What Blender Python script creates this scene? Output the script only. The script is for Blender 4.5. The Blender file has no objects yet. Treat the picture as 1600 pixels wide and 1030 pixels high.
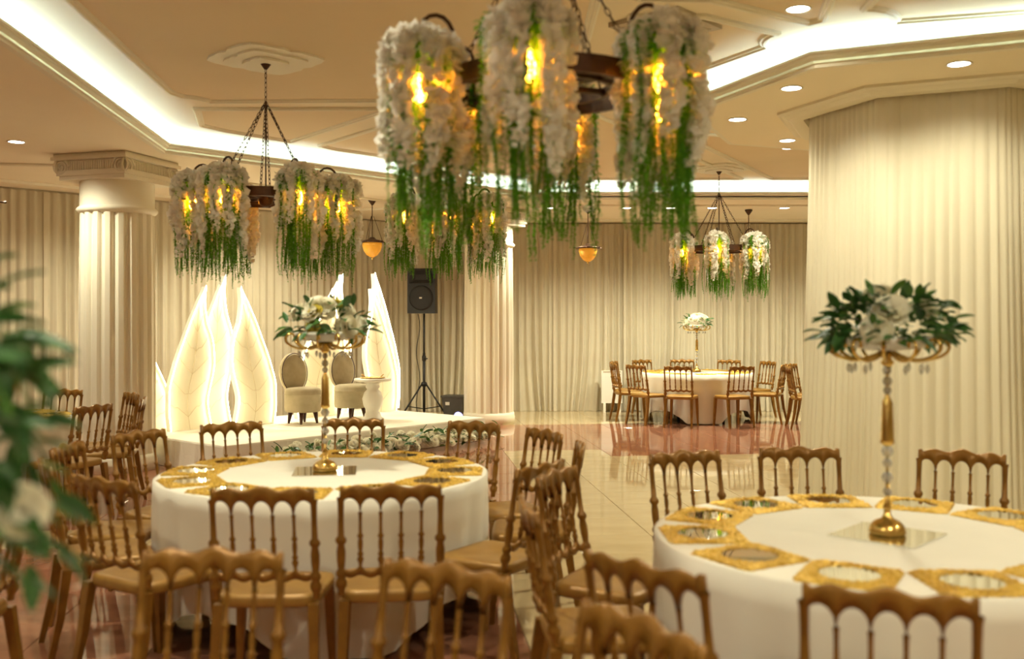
import bpy, math, random
from mathutils import Vector, Matrix
PI = math.pi
R = random.Random(7)
scene = bpy.context.scene
COL = scene.collection

# ------------------------------------------------------------------ camera, world, exposure
cam_d = bpy.data.cameras.new('camera'); cam = bpy.data.objects.new('camera', cam_d); COL.objects.link(cam)
cam.location = (0, 0, 1.57); cam.rotation_euler = (PI/2, 0, 0)
cam_d.lens = 35; cam_d.sensor_width = 36; cam_d.shift_y = -0.008; cam_d.clip_start = 0.05
cam_d.dof.use_dof = True; cam_d.dof.focus_distance = 12.0; cam_d.dof.aperture_fstop = 1.7; cam_d.dof.aperture_blades = 9
scene.camera = cam
scene.view_settings.view_transform = 'Standard'; scene.view_settings.look = 'None'
scene.view_settings.exposure = 0.35; scene.view_settings.gamma = 1.0
scene.cycles.use_denoising = True
scene.cycles.max_bounces = 8; scene.cycles.diffuse_bounces = 5; scene.cycles.glossy_bounces = 4
scene.cycles.transmission_bounces = 6; scene.cycles.transparent_max_bounces = 8
scene.cycles.sample_clamp_indirect = 6.0; scene.cycles.caustics_reflective = False; scene.cycles.caustics_refractive = False
W = bpy.data.worlds.new('world'); scene.world = W; W.use_nodes = True
W.node_tree.nodes['Background'].inputs[0].default_value = (1.0, 0.80, 0.50, 1)
W.node_tree.nodes['Background'].inputs[1].default_value = 0.3

Z_SOFFIT, Z_TRAY = 3.30, 3.55

# ------------------------------------------------------------------ helpers
def mat(name, col, rough=0.5, metal=0.0, spec=0.5, emit=None, es=0.0, transl=0.0, coat=0.0, trans=0.0,
        noise=None, nscale=8.0, bump=0.0, bscale=40.0, aniso=None):
    m = bpy.data.materials.new(name); m.use_nodes = True
    nt = m.node_tree; N = nt.nodes; L = nt.links
    p = N['Principled BSDF']
    p.inputs['Base Color'].default_value = (*col, 1); p.inputs['Roughness'].default_value = rough
    p.inputs['Metallic'].default_value = metal; p.inputs['Specular IOR Level'].default_value = spec
    p.inputs['Coat Weight'].default_value = coat; p.inputs['Coat Roughness'].default_value = 0.1
    p.inputs['Transmission Weight'].default_value = trans
    if emit: p.inputs['Emission Color'].default_value = (*emit, 1); p.inputs['Emission Strength'].default_value = es
    if noise or bump:
        tc = N.new('ShaderNodeTexCoord')
        mp = N.new('ShaderNodeMapping'); L.new(tc.outputs['Object'], mp.inputs[0])
        if aniso: mp.inputs['Scale'].default_value = aniso
    if noise:
        n = N.new('ShaderNodeTexNoise'); n.inputs['Scale'].default_value = nscale; n.inputs['Detail'].default_value = 4
        L.new(mp.outputs[0], n.inputs['Vector'])
        r = N.new('ShaderNodeMix'); r.data_type = 'RGBA'
        r.inputs[6].default_value = (*col, 1); r.inputs[7].default_value = (*noise, 1)
        ra = N.new('ShaderNodeMapRange'); ra.inputs[1].default_value = 0.35; ra.inputs[2].default_value = 0.68
        L.new(n.outputs[0], ra.inputs[0]); L.new(ra.outputs[0], r.inputs[0]); L.new(r.outputs[2], p.inputs['Base Color'])
    if bump:
        n2 = N.new('ShaderNodeTexNoise'); n2.inputs['Scale'].default_value = bscale; n2.inputs['Detail'].default_value = 3
        L.new(mp.outputs[0], n2.inputs['Vector'])
        b = N.new('ShaderNodeBump'); b.inputs['Strength'].default_value = bump; b.inputs['Distance'].default_value = 0.01
        L.new(n2.outputs[0], b.inputs['Height']); L.new(b.outputs[0], p.inputs['Normal'])
    if transl:
        t = N.new('ShaderNodeBsdfTranslucent'); t.inputs[0].default_value = (*col, 1)
        mx = N.new('ShaderNodeMixShader'); mx.inputs[0].default_value = transl
        out = N['Material Output']
        L.new(p.outputs[0], mx.inputs[1]); L.new(t.outputs[0], mx.inputs[2]); L.new(mx.outputs[0], out.inputs[0])
    return m

M = dict(
    ceil = mat('ceiling_paint', (0.86, 0.77, 0.59), 0.9, noise=(0.84, 0.75, 0.57), nscale=1.5),
    panel = mat('ceiling_panel_tan', (0.80, 0.67, 0.47), 0.9, noise=(0.77, 0.64, 0.44), nscale=1.2),  # panel fields tanner than the ceiling around them
    plaster = mat('white_plaster', (0.80, 0.75, 0.60), 0.6, bump=0.04, bscale=30),
    wall = mat('wall_paint', (0.62, 0.55, 0.42), 0.9, noise=(0.58, 0.51, 0.39), nscale=3),
    curtain = mat('sheer_curtain_cloth', (0.72, 0.66, 0.50), 0.85, spec=0.2, transl=0.2, noise=(0.68, 0.61, 0.46), nscale=3, bump=0.05, bscale=300),
    drape = mat('ivory_drape_cloth', (0.77, 0.71, 0.54), 0.85, spec=0.2, transl=0.12, noise=(0.74, 0.68, 0.51), nscale=2, bump=0.05, bscale=300),
    cloth = mat('white_table_cloth', (0.80, 0.76, 0.66), 0.8, spec=0.2, noise=(0.77, 0.73, 0.63), nscale=4, bump=0.1, bscale=350),
    carpet = mat('white_stage_cloth', (0.84, 0.79, 0.68), 0.85, noise=(0.80, 0.75, 0.63), nscale=3, bump=0.15, bscale=60),
    chair = mat('gilt_brown_resin', (0.27, 0.125, 0.016), 0.32, metal=0.3, noise=(0.20, 0.088, 0.011), nscale=14),
    seat = mat('gilt_seat_resin', (0.33, 0.175, 0.033), 0.38, metal=0.2, noise=(0.27, 0.135, 0.024), nscale=9),
    gold = mat('gold_filigree', (0.86, 0.60, 0.14), 0.36, metal=1.0, noise=(0.62, 0.38, 0.06), nscale=70, bump=0.9, bscale=170),
    brass = mat('polished_brass', (0.72, 0.50, 0.16), 0.22, metal=1.0, noise=(0.64, 0.42, 0.12), nscale=20),
    mirror = mat('mirror_glass', (0.86, 0.88, 0.84), 0.03, metal=1.0, noise=(0.84, 0.86, 0.82), nscale=3),
    crystal = mat('crystal', (0.95, 0.97, 0.97), 0.03, trans=0.75, noise=(0.90, 0.94, 0.95), nscale=20),
    iron = mat('dark_bronze_iron', (0.055, 0.028, 0.016), 0.42, metal=0.6, noise=(0.09, 0.045, 0.022), nscale=25),
    petal = mat('white_silk_petal', (0.96, 0.94, 0.88), 0.7, spec=0.2, transl=0.45, noise=(0.95, 0.90, 0.80), nscale=12),
    rose = mat('ivory_rose_petal', (0.97, 0.95, 0.84), 0.6, spec=0.25, transl=0.4, noise=(0.96, 0.92, 0.74), nscale=18),
    yrose = mat('yellow_bloom_petal', (0.62, 0.50, 0.08), 0.6, spec=0.25, transl=0.2, noise=(0.5, 0.42, 0.06), nscale=18),
    green = mat('trailing_greenery', (0.12, 0.38, 0.02), 0.6, spec=0.25, transl=0.45, noise=(0.21, 0.48, 0.03), nscale=9),
    leaf = mat('dark_green_leaf', (0.03, 0.105, 0.025), 0.42, transl=0.15, noise=(0.06, 0.17, 0.028), nscale=7),
    leaf2 = mat('fresh_green_leaf', (0.08, 0.20, 0.03), 0.45, transl=0.2, noise=(0.05, 0.14, 0.02), nscale=7),
    bulb = mat('amber_bulb', (1, 0.6, 0.2), 0.3, emit=(1.0, 0.27, 0.015), es=120, noise=(1, 0.55, 0.18), nscale=5),
    led = mat('cool_led_strip', (1, 1, 1), 0.5, emit=(0.60, 0.85, 1.0), es=21, noise=(0.97, 0.99, 1), nscale=5),
    disc = mat('downlight_lens', (1, 1, 1), 0.5, emit=(1.0, 0.95, 0.86), es=16, noise=(1, 0.98, 0.95), nscale=5),
    leafglow = mat('backlit_fabric', (0.86, 0.80, 0.60), 0.8, emit=(1.0, 0.80, 0.42), es=0.16, noise=(0.84, 0.78, 0.57), nscale=4),
    ledwarm = mat('warm_led_tube', (1, 1, 1), 0.5, emit=(1.0, 0.88, 0.60), es=17.0, noise=(1, 0.98, 0.9), nscale=5),
    vein = mat('leaf_vein_cord', (0.80, 0.70, 0.45), 0.7, noise=(0.76, 0.66, 0.40), nscale=30),
    velvet = mat('beige_velvet', (0.50, 0.43, 0.29), 0.8, spec=0.2, noise=(0.40, 0.34, 0.22), nscale=7, bump=0.1, bscale=90),
    darkwood = mat('dark_wood', (0.045, 0.014, 0.010), 0.35, noise=(0.075, 0.025, 0.015), nscale=10, aniso=(4, 4, 0.6)),
    lacquer = mat('white_lacquer', (0.82, 0.79, 0.70), 0.35, noise=(0.80, 0.77, 0.68), nscale=4),
    black = mat('black_plastic', (0.012, 0.012, 0.013), 0.45, noise=(0.02, 0.02, 0.02), nscale=40),
    grille = mat('black_grille', (0.02, 0.019, 0.018), 0.6, noise=(0.008, 0.008, 0.008), nscale=160),
    grey = mat('dark_grey_plastic', (0.09, 0.085, 0.075), 0.5, noise=(0.07, 0.066, 0.06), nscale=12),
    amber = mat('amber_glass', (0.75, 0.38, 0.05), 0.2, spec=0.6, transl=0.3, emit=(1.0, 0.45, 0.04), es=0.35, noise=(0.62, 0.28, 0.03), nscale=16),
    uplight = mat('violet_led_lens', (0.4, 0.4, 1), 0.3, emit=(0.35, 0.35, 1.0), es=2.2, noise=(0.5, 0.5, 1), nscale=30),
    vent = mat('vent_metal', (0.50, 0.43, 0.30), 0.5, noise=(0.46, 0.39, 0.27), nscale=9),
    ventdark = mat('vent_dark', (0.10, 0.08, 0.05), 0.8, noise=(0.08, 0.06, 0.04), nscale=9),
    grout = mat('floor_grout', (0.36, 0.27, 0.17), 0.6, noise=(0.30, 0.22, 0.14), nscale=12),
    cream = mat('cream_marble_tile', (0.52, 0.41, 0.235), 0.05, spec=0.55, noise=(0.45, 0.345, 0.19), nscale=2.2, aniso=(1, 2.2, 1)),
    pink = mat('rose_marble_tile', (0.33, 0.145, 0.085), 0.05, spec=0.55, noise=(0.25, 0.10, 0.058), nscale=2.6, aniso=(1, 2.2, 1)),
)

class MB:
    def __init__(s): s.v = []; s.f = []; s.smooth = False
    def add(s, vs, fs):
        o = len(s.v); s.v += [tuple(v) for v in vs]; s.f += [tuple(i+o for i in f) for f in fs]; return s
    def box(s, c, d, rz=0.0, taper=1.0):
        x, y, z = d[0]/2, d[1]/2, d[2]/2; ca, sa = math.cos(rz), math.sin(rz); vs = []
        for k, zz in ((taper, -z), (1.0, z)):
            for a, b in ((-x, -y), (x, -y), (x, y), (-x, y)):
                a *= k; b *= k; vs.append((c[0]+a*ca-b*sa, c[1]+a*sa+b*ca, c[2]+zz))
        return s.add(vs, [(3,2,1,0),(4,5,6,7),(0,1,5,4),(1,2,6,5),(2,3,7,6),(3,0,4,7)])
    def lathe(s, prof, n=12, c=(0,0,0), cap=True, wob=None):
        vs = []
        for r, z in prof:
            for k in range(n):
                a = 2*PI*k/n; rr = r*(wob(a, z) if wob else 1)
                vs.append((c[0]+rr*math.cos(a), c[1]+rr*math.sin(a), c[2]+z))
        fs = []
        for i in range(len(prof)-1):
            for k in range(n):
                fs.append((i*n+k, i*n+(k+1)%n, (i+1)*n+(k+1)%n, (i+1)*n+k))
        if cap:
            fs.append(tuple(range(n-1, -1, -1))); fs.append(tuple((len(prof)-1)*n+k for k in range(n)))
        return s.add(vs, fs)
    def tube(s, pts, r, n=6, cap=True):
        pts = [Vector(p) for p in pts]; rs = r if isinstance(r, (list, tuple)) else [r]*len(pts); vs = []
        up = None
        for i, p in enumerate(pts):
            d = (pts[min(i+1, len(pts)-1)] - pts[max(i-1, 0)])
            if d.length < 1e-9: d = Vector((0,0,1))
            d.normalize()
            if up is None: up = Vector((0,0,1)) if abs(d.z) < 0.9 else Vector((1,0,0))
            a = d.cross(up)
            if a.length < 1e-4: a = d.orthogonal()
            a.normalize(); b = a.cross(d); up = b
            for k in range(n):
                t = 2*PI*k/n; vs.append(p + (a*math.cos(t) + b*math.sin(t))*rs[i])
        fs = []
        for i in range(len(pts)-1):
            for k in range(n): fs.append((i*n+k, i*n+(k+1)%n, (i+1)*n+(k+1)%n, (i+1)*n+k))
        if cap: fs.append(tuple(range(n-1,-1,-1))); fs.append(tuple((len(pts)-1)*n+k for k in range(n)))
        return s.add(vs, fs)
    def grid(s, fn, nu, nv, closed=False):
        vs = [fn(i/nu, j/nv) for j in range(nv+1) for i in range(nu+1)]
        fs = [(j*(nu+1)+i, j*(nu+1)+i+1, (j+1)*(nu+1)+i+1, (j+1)*(nu+1)+i) for j in range(nv) for i in range(nu)]
        return s.add(vs, fs)
    def prism(s, poly, z0, z1):
        n = len(poly); vs = [(p[0], p[1], z0) for p in poly] + [(p[0], p[1], z1) for p in poly]
        return s.add(vs, [tuple(range(n-1,-1,-1)), tuple(range(n, 2*n))] + [(i, (i+1)%n, n+(i+1)%n, n+i) for i in range(n)])
    def mesh(s, name, m, smooth=None):
        me = bpy.data.meshes.new(name); me.from_pydata(s.v, [], s.f); me.materials.append(m)
        if smooth if smooth is not None else s.smooth: me.polygons.foreach_set('use_smooth', [True]*len(me.polygons))
        me.update(); return me
    def build(s, name, m, parent=None, smooth=None, loc=(0,0,0), rz=0.0):
        return link(name, s.mesh(name, m, smooth), parent, loc, rz)

def link(name, me, parent=None, loc=(0,0,0), rz=0.0):
    o = bpy.data.objects.new(name, me); COL.objects.link(o); o.location = loc; o.rotation_euler = (0, 0, rz); o.parent = parent
    return o
def S(): m = MB(); m.smooth = True; return m
def tag(o, label, cat, group=None, kind=None):
    o['label'] = label; o['category'] = cat
    if group: o['group'] = group
    if kind: o['kind'] = kind
    return o
def thing(name, label, cat, loc=(0,0,0), rz=0.0, group=None):
    o = link(name, None, None, loc, rz); o.empty_display_size = 0.1; return tag(o, label, cat, group)
def struct(o, label=None):
    o['kind'] = 'structure'
    if label: o['label'] = label
    return o
def offset_line(pts, d, closed=False):
    out = []; n = len(pts)
    for i in range(n):
        p = Vector(pts[i][:2])
        a = Vector(pts[(i-1) % n][:2]); b = Vector(pts[(i+1) % n][:2])
        d0 = (p-a).normalized() if (closed or i > 0) else (b-p).normalized()
        d1 = (b-p).normalized() if (closed or i < n-1) else (p-a).normalized()
        n0 = Vector((-d0.y, d0.x)); n1 = Vector((-d1.y, d1.x)); m = (n0+n1)
        m = m/ max(m.dot(n0), 0.2)
        out.append((p.x+m.x*d, p.y+m.y*d))
    return out
def sweep(pts, prof, closed=False, mb=None):
    """profile = [(offset to the left, z)...] swept along a level line with mitred corners"""
    mb = mb or MB(); lines = [offset_line(pts, o, closed) for o, z in prof]; n = len(pts)
    vs = [(lines[j][i][0], lines[j][i][1], prof[j][1]) for j in range(len(prof)) for i in range(n)]
    fs = []
    for j in range(len(prof)-1):
        for i in range(n if closed else n-1):
            k = (i+1) % n; fs.append((j*n+i, j*n+k, (j+1)*n+k, (j+1)*n+i))
    return mb.add(vs, fs)
def octagon(c, r, a0=179): return [(c[0]+r*math.cos(math.radians(a0+45*k)), c[1]+r*math.sin(math.radians(a0+45*k))) for k in range(8)]

# ------------------------------------------------------------------ the room: floor of tiles
ROT = math.radians(6.2); T = 0.6
fl = MB(); fl.prism([(-9.2,-4.2),(8.2,-4.2),(8.2,17.7),(-1.9,17.7),(-9.2,10.4)], -0.12, -0.006)
floor = struct(fl.build('floor', M['grout']), 'polished floor of cream and rose marble tiles')
def is_cream(x, y):
    if y > 15.35: return True
    if y > 11.9: return False
    if x > 0.15 and 4.5 < y: return True
    if x > 1.9: return True
    return 6.9 < y < 7.5
def tile_mesh(m, name):
    h = T/2 - 0.0015; b = 0.0025; mb = MB()
    vs = [(-h,-h,-0.02),(h,-h,-0.02),(h,h,-0.02),(-h,h,-0.02),(-h,-h,-0.002),(h,-h,-0.002),(h,h,-0.002),(-h,h,-0.002),(-h+b,-h+b,0),(h-b,-h+b,0),(h-b,h-b,0),(-h+b,h-b,0)]
    mb.add(vs, [(0,1,5,4),(1,2,6,5),(2,3,7,6),(3,0,4,7),(4,5,9,8),(5,6,10,9),(6,7,11,10),(7,4,8,11),(8,9,10,11)])
    return mb.mesh(name, m), mb
tm = {True: tile_mesh(M['cream'], 'tile_cream'), False: tile_mesh(M['pink'], 'tile_rose')}
ca, sa = math.cos(ROT), math.sin(ROT); cells = []
for i in range(-20, 18):
    for j in range(-8, 33):
        u, v = (i+0.5)*T, (j+0.5)*T; x, y = u*ca - v*sa, u*sa + v*ca
        if -9 < x < 8 and -4 < y < 17.4 and x - y > -19.0:
            inview = y > 3.6 and abs(x) < y*0.55 + 0.4
            cells.append((not inview, y, x))
cells.sort(); rest = {True: MB(), False: MB()}
for k, (hid, y, x) in enumerate(cells):
    c = is_cream(x, y)
    if k < 300 and not hid:
        t = link('tile', tm[c][0], floor, (x, y, 0), ROT)
    else:
        src = tm[c][1]; rest[c].add([(x+p[0]*ca-p[1]*sa, y+p[0]*sa+p[1]*ca, p[2]) for p in src.v], src.f)
for c in (True, False):
    o = rest[c].build('tile_field', M['cream' if c else 'pink'], floor); o['kind'] = 'stuff'

# walls behind the curtains
def wallseg(name, a, b, z1=3.6, th=0.12):
    d = Vector((b[0]-a[0], b[1]-a[1], 0)); n = Vector((-d.y, d.x, 0)).normalized()*th
    mb = MB(); mb.prism([a, b, (b[0]+n.x, b[1]+n.y), (a[0]+n.x, a[1]+n.y)], 0, z1); return struct(mb.build(name, M['wall']))
wallseg('wall_far', (8.0, 17.62), (-1.86, 17.62))   # offset away from the room
wallseg('wall_stage', (-1.86, 17.62), (-9.1, 10.38))
wallseg('wall_left', (-9.1, 10.38), (-9.1, -4.1))
wallseg('wall_back', (-9.1, -4.1), (8.0, -4.1))
wallseg('wall_right', (8.0, -4.1), (8.0, 17.62))

# ceiling: soffit, cove and raised tray
TR = [(-2.4,-4.1), (-3.2,6.23), (-3.62,10.27), (0.2,14.17), (8.0,14.17)]
ow = [(-9.2,-4.1), (-9.2,6.2), (-9.2,10.4), (-1.9,17.7), (8.0,17.7)]
sf = MB()
for i in range(4): sf.add([(*TR[i],Z_SOFFIT),(*TR[i+1],Z_SOFFIT),(*ow[i+1],Z_SOFFIT),(*ow[i],Z_SOFFIT)], [(0,1,2,3)])
struct(sf.build('ceiling_soffit', M['ceil']), 'lower ceiling band along the curtained walls')
out = offset_line(TR, 0.42)
tr = MB(); tr.prism(out + [(8.2,-4.2)], Z_TRAY, Z_TRAY+0.1)
ceiling = struct(tr.build('ceiling', M['ceil']), 'raised tray ceiling with moulded panels')
# (left offset of a line walked back-to-front along TR is outward, away from the tray)
LIP = [(0.0,Z_SOFFIT),(-0.045,Z_SOFFIT),(-0.045,Z_SOFFIT+0.02),(-0.06,Z_SOFFIT+0.026),(-0.06,Z_SOFFIT+0.045),(-0.085,Z_SOFFIT+0.062),(-0.085,Z_SOFFIT+0.078),(-0.10,Z_SOFFIT+0.085),(-0.10,Z_SOFFIT+0.10),(-0.06,Z_SOFFIT+0.10),(-0.06,Z_SOFFIT+0.03),(0.42,Z_SOFFIT+0.03)]
WALLP = [(0.42,Z_SOFFIT+0.03),(0.42,Z_TRAY-0.07),(0.40,Z_TRAY-0.065),(0.40,Z_TRAY-0.045),(0.37,Z_TRAY-0.03),(0.37,Z_TRAY-0.012),(0.34,Z_TRAY)]
struct(sweep(TR, LIP).build('trim_1', M['plaster']), 'stepped white cornice lip of the long cove')
struct(sweep(TR, WALLP).build('trim_2', M['plaster']), 'white upper cornice inside the long cove')
def led_strip(pts, o0, o1, closed, label):
    mb = sweep(pts, [(o0, Z_SOFFIT+0.045), (o1, Z_SOFFIT+0.045), (o1, Z_SOFFIT+0.032), (o0, Z_SOFFIT+0.032), (o0, Z_SOFFIT+0.045)], closed)
    return tag(mb.build('led_strip', M['led']), label, 'light')
led_strip([(-2.42,-3.9)]+TR[1:4]+[(7.8,14.17)], 0.10, 0.16, False, 'cool white light strip hidden in the long ceiling cove')

# draped octagonal pillar with its own soffit ring and cove
IC = (3.56, 8.24)
ring = MB(); o1 = octagon(IC, 2.03); o0 = octagon(IC, 0.9)
ring.add([(*p, Z_SOFFIT) for p in o1] + [(*p, Z_SOFFIT) for p in o0], [(i, (i+1)%8, 8+(i+1)%8, 8+i) for i in range(8)])
struct(ring.build('ceiling_pillar_ring', M['ceil']), 'octagonal lowered ceiling ring around the draped pillar')
LIP2 = [(-o, z) for o, z in LIP[:-1]] + [(0.50, Z_SOFFIT+0.03)]
# octagon() runs anticlockwise, so left is inward: flip signs for the outside
struct(sweep(o1, [(-abs(o) if i < 11 else o, z) for i, (o, z) in enumerate([(o, z) for o, z in LIP[:-1]] + [(0.48, Z_SOFFIT+0.03)])], True).build('trim_3', M['plaster']), 'stepped white cornice lip around the pillar ring')
struct(sweep(o1, [(0.48,Z_SOFFIT+0.03),(0.48,Z_TRAY-0.07),(0.46,Z_TRAY-0.06),(0.46,Z_TRAY-0.04),(0.43,Z_TRAY-0.03),(0.43,Z_TRAY-0.01),(0.41,Z_TRAY)], True).build('trim_4', M['plaster']), 'white drum and cornice above the pillar ring')
led_strip(o1, 0.10, 0.16, True, 'cool white light strip in the cove around the draped pillar')
oc = octagon(IC, 1.36)
struct(sweep(oc, [(0,Z_SOFFIT),(0,Z_SOFFIT-0.02),(0.03,Z_SOFFIT-0.035),(0.06,Z_SOFFIT-0.035),(0.09,Z_SOFFIT-0.06),(0.20,Z_SOFFIT-0.06),(0.22,Z_SOFFIT-0.02),(0.22,Z_SOFFIT)], True).build('trim_5', M['plaster']), 'moulded pelmet above the pillar drape')
core = MB(); core.prism(octagon(IC, 0.98), 0, Z_SOFFIT); struct(core.build('wall_pillar', M['wall']), 'octagonal pillar core behind the drape')

# moulded ceiling panels
def panel(pts, idx, z=Z_TRAY, label='white moulding framing a tan ceiling panel', fill=True):
    a = sum(pts[i][0]*pts[(i+1)%len(pts)][1]-pts[(i+1)%len(pts)][0]*pts[i][1] for i in range(len(pts)))
    if a < 0: pts = pts[::-1]
    mb = sweep(pts, [(0,z),(0,z-0.018),(0.015,z-0.03),(0.035,z-0.03),(0.045,z-0.018),(0.06,z-0.018),(0.07,z-0.006),(0.07,z)], True)
    f = struct(mb.build('trim_%d' % idx, M['plaster']), label)
    if fill:
        q = offset_line(pts, 0.05, True); pm = MB(); pm.prism(q, z-0.004, z+0.001); pm.build('ceiling_panel', M['panel'], f)
    return f
def scoop(p, c, q, n=5):   # concave notch between p and q around corner c
    p, c, q = Vector(p), Vector(c), Vector(q); r = []
    for k in range(n+1):
        t = k/n*PI/2; r.append(tuple(c + (p-c)*math.cos(t) + (q-c)*math.sin(t)))
    return r
panel([(-2.42,2.2),(-2.74,6.1),(-2.97,8.55)] + scoop((-2.99,8.72),(-3.0,8.96),(-2.74,8.95))[1:] + [(0.55,8.85),(0.55,2.2)], 6)
panel([(-2.95,9.2),(-3.15,9.98),(-3.0,10.28),(-2.42,10.95),(-1.05,9.2)], 7)
panel([(-2.18,11.15),(-2.05,11.4),(0.35,13.75),(3.2,13.75),(0.75,9.35),(-0.75,9.3)], 8)
panel([(1.35,7.9),(1.55,7.72)] + scoop((1.86,7.12),(1.98,6.95),(1.84,6.8)) + [(1.25,6.4),(0.75,6.4),(0.75,7.9)], 9)
panel([(1.97,6.62),(2.06,6.5),(1.86,5.5),(0.75,5.5),(0.75,6.1),(1.2,6.12)], 10)
panel([(2.14,5.5)] + scoop((2.2,6.3),(2.28,6.62),(2.5,6.58)) + [(3.3,6.36),(5.2,6.2),(5.2,5.5)], 11)
panel([(1.0,9.2),(1.45,9.0),(1.9,10.35),(3.1,11.0),(5.2,11.0),(5.2,13.75),(3.55,13.75)], 12)
# soffit mouldings
panel([(-8.0,2.0),(-4.1,2.0),(-4.35,6.0),(-4.65,8.6),(-4.9,8.9),(-8.0,9.2)], 13, Z_SOFFIT, fill=False)
panel([(-4.4,11.0),(-7.7,10.6),(-3.0,15.6),(-1.2,14.9)], 14, Z_SOFFIT, fill=False)
panel([(0.6,14.75),(6.5,14.75),(6.5,16.9),(-0.6,16.9)], 15, Z_SOFFIT, fill=False)
# ceiling medallions
def medallion(c, idx, z=Z_TRAY, r=0.42):
    mb = MB(); n = 32
    for k, (q, h) in enumerate(((1.0, 0.02), (0.72, 0.034), (0.4, 0.05))):
        poly = []
        for i in range(n):
            a = 2*PI*i/n; d = abs(math.cos(2*a))
            rr = r*q*(0.74 + 0.26*d**0.7 + 0.05*math.cos(8*a)); poly.append((c[0]+rr*math.cos(a), c[1]+rr*math.sin(a)))
        mb.prism(poly, z-h, z-0.001)
    return struct(mb.build('trim_%d' % idx, M['plaster']), 'lobed white plaster ceiling rose above a chandelier')
CH = [(-1.85,7.48,1.0), (0.137,3.95,1.0), (-0.66,9.8,1.0), (2.67,12.84,1.0)]
for k, (x, y, q) in enumerate(CH): medallion((x, y), 16+k)
# air vent
vn = thing('air_vent', 'square slatted air vent set in the tan ceiling panel', 'vent', (1.02, 6.62, Z_TRAY), math.radians(48))
fm = MB(); h = 0.27
for sx, sy, dx, dy in ((0,-1,0.54,0.05),(0,1,0.54,0.05),(-1,0,0.05,0.44),(1,0,0.05,0.44)):
    fm.box((sx*(h-0.025), sy*(h-0.025), -0.016), (dx, dy, 0.03))
fm.build('frame', M['vent'], vn)
bk = MB(); bk.box((0,0,-0.0045), (0.44,0.44,0.005)); bk.build('backing', M['ventdark'], vn)
sl = MB(); sl.box((0,0,-0.014), (0.43,0.012,0.016)); slm = sl.mesh('slat', M['vent'])
for k in range(11): link('slat', slm, vn, (0, -0.2+0.04*k, 0))

# ------------------------------------------------------------------ recessed downlights (lamp + visible lens)
dl_rim = MB(); n = 20
dl_rim.lathe([(0.078,0),(0.085,-0.004),(0.085,-0.008),(0.07,-0.006),(0.07,-0.002)], 20, cap=False)
rim_me = dl_rim.mesh('rim', M['lacquer'], True)
lens = MB(); lens.lathe([(0.001,-0.004),(0.07,-0.004)], 20, cap=False); lens_me = lens.mesh('lens', M['disc'])
def downlight(x, y, z, where, power=200, group=None):
    t = thing('downlight', 'round recessed white downlight ' + where, 'light', (x, y, z), 0, group or ('downlights ' + where))
    link('rim', rim_me, t); link('lens', lens_me, t)
    ld = bpy.data.lights.new('downlight_beam', 'SPOT'); ld.energy = power; ld.color = (1.0, 0.95, 0.71)
    ld.spot_size = math.radians(150); ld.spot_blend = 0.8; ld.shadow_soft_size = 0.07
    lo = bpy.data.objects.new('downlight_beam', ld); COL.objects.link(lo); lo.location = (0,0,-0.02); lo.parent = t
for x, y in ((2.07,7.375),(3.0,6.68),(1.93,8.52),(2.63,9.51),(4.4,6.9),(4.9,9.2)): downlight(x, y, Z_SOFFIT, 'in the ceiling ring round the draped pillar', 62)
for x in (0.556,1.745,2.42,3.05,4.15,5.6): downlight(x, 15.17, Z_SOFFIT, 'in the lower ceiling before the far curtain')
for x, y in ((-4.77,9.58),(-5.2,6.2),(-5.0,3.2),(-4.8,0.2)): downlight(x, y, Z_SOFFIT, 'in the lower ceiling left of the fluted column')  # only the first is in view; the others are added as fill light
for x, y in ((-2.85,13.1),(-4.9,12.0),(-3.3,14.2)): downlight(x, y, Z_SOFFIT, 'in the lower ceiling above the stage')
for x, y in ((1.81,6.3),(3.16,11.37)): downlight(x, y, Z_TRAY, 'in the raised tray ceiling near the pillar')
for x, y in ((-1.2,4.6),(-1.4,1.2),(1.6,1.2),(4.2,3.0),(0.4,-1.8),(5.6,0.0)): downlight(x, y, Z_TRAY, 'added unseen as fill in the tray ceiling over the near tables')  # all out of frame, added to fill the near half of the room

# ------------------------------------------------------------------ curtains
def curtain_mesh(name, w, h, seed, pleat=0.115, amp=0.035, tails=1.0, m='curtain'):
    r = random.Random(seed); cols = int(w/0.0145); rows = 9
    ph = [0.0]; 
    for i in range(cols): ph.append(ph[-1] + 2*PI*0.0145/(pleat*r.uniform(0.55, 1.6)))
    ph = [sum(ph[max(0,i-3):i+4])/len(ph[max(0,i-3):i+4]) for i in range(len(ph))]
    am = [r.uniform(0.5, 1.2) for _ in range(12)]
    drift = [(r.uniform(-0.07,0.07), r.uniform(2.0,5.0), r.uniform(0,6)) for _ in range(3)]
    def fn(u, v):
        i = int(round(u*cols)); z = h*(1-v); x = w*u
        a = amp*(0.55+0.45*v)*am[int(u*11)]
        y = -a*(math.sin(ph[i]) + 0.25*math.sin(2.3*ph[i]+1.7*v))
        low = max(0.0, (v-0.55)/0.45)**2
        edge = math.sin(PI*u)
        for d, fq, p0 in drift: x += tails*d*low*math.sin(fq*x+p0)*edge
        y -= 0.05*low*tails*(0.5+0.5*math.sin(3.1*x+seed)); 
        return (x, y, z)
    mb = S(); mb.grid(fn, cols, rows); return mb.mesh(name, M[m])
cv = [curtain_mesh('curtain', 1.25, 3.27, s, 0.12, 0.055, 1.6) for s in (1, 2, 3, 4)]
cs = [curtain_mesh('curtain', 1.25, 3.27, s, 0.135, 0.045, 0.5) for s in (11, 12, 13)]
FARL = ['behind the loudspeaker crate', 'behind the middle column', 'behind the amber pendant and heater', 'behind the left half of the far table', 'behind the right half of the far table', 'meeting the edge of the draped pillar', 'hidden past the draped pillar']
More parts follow.
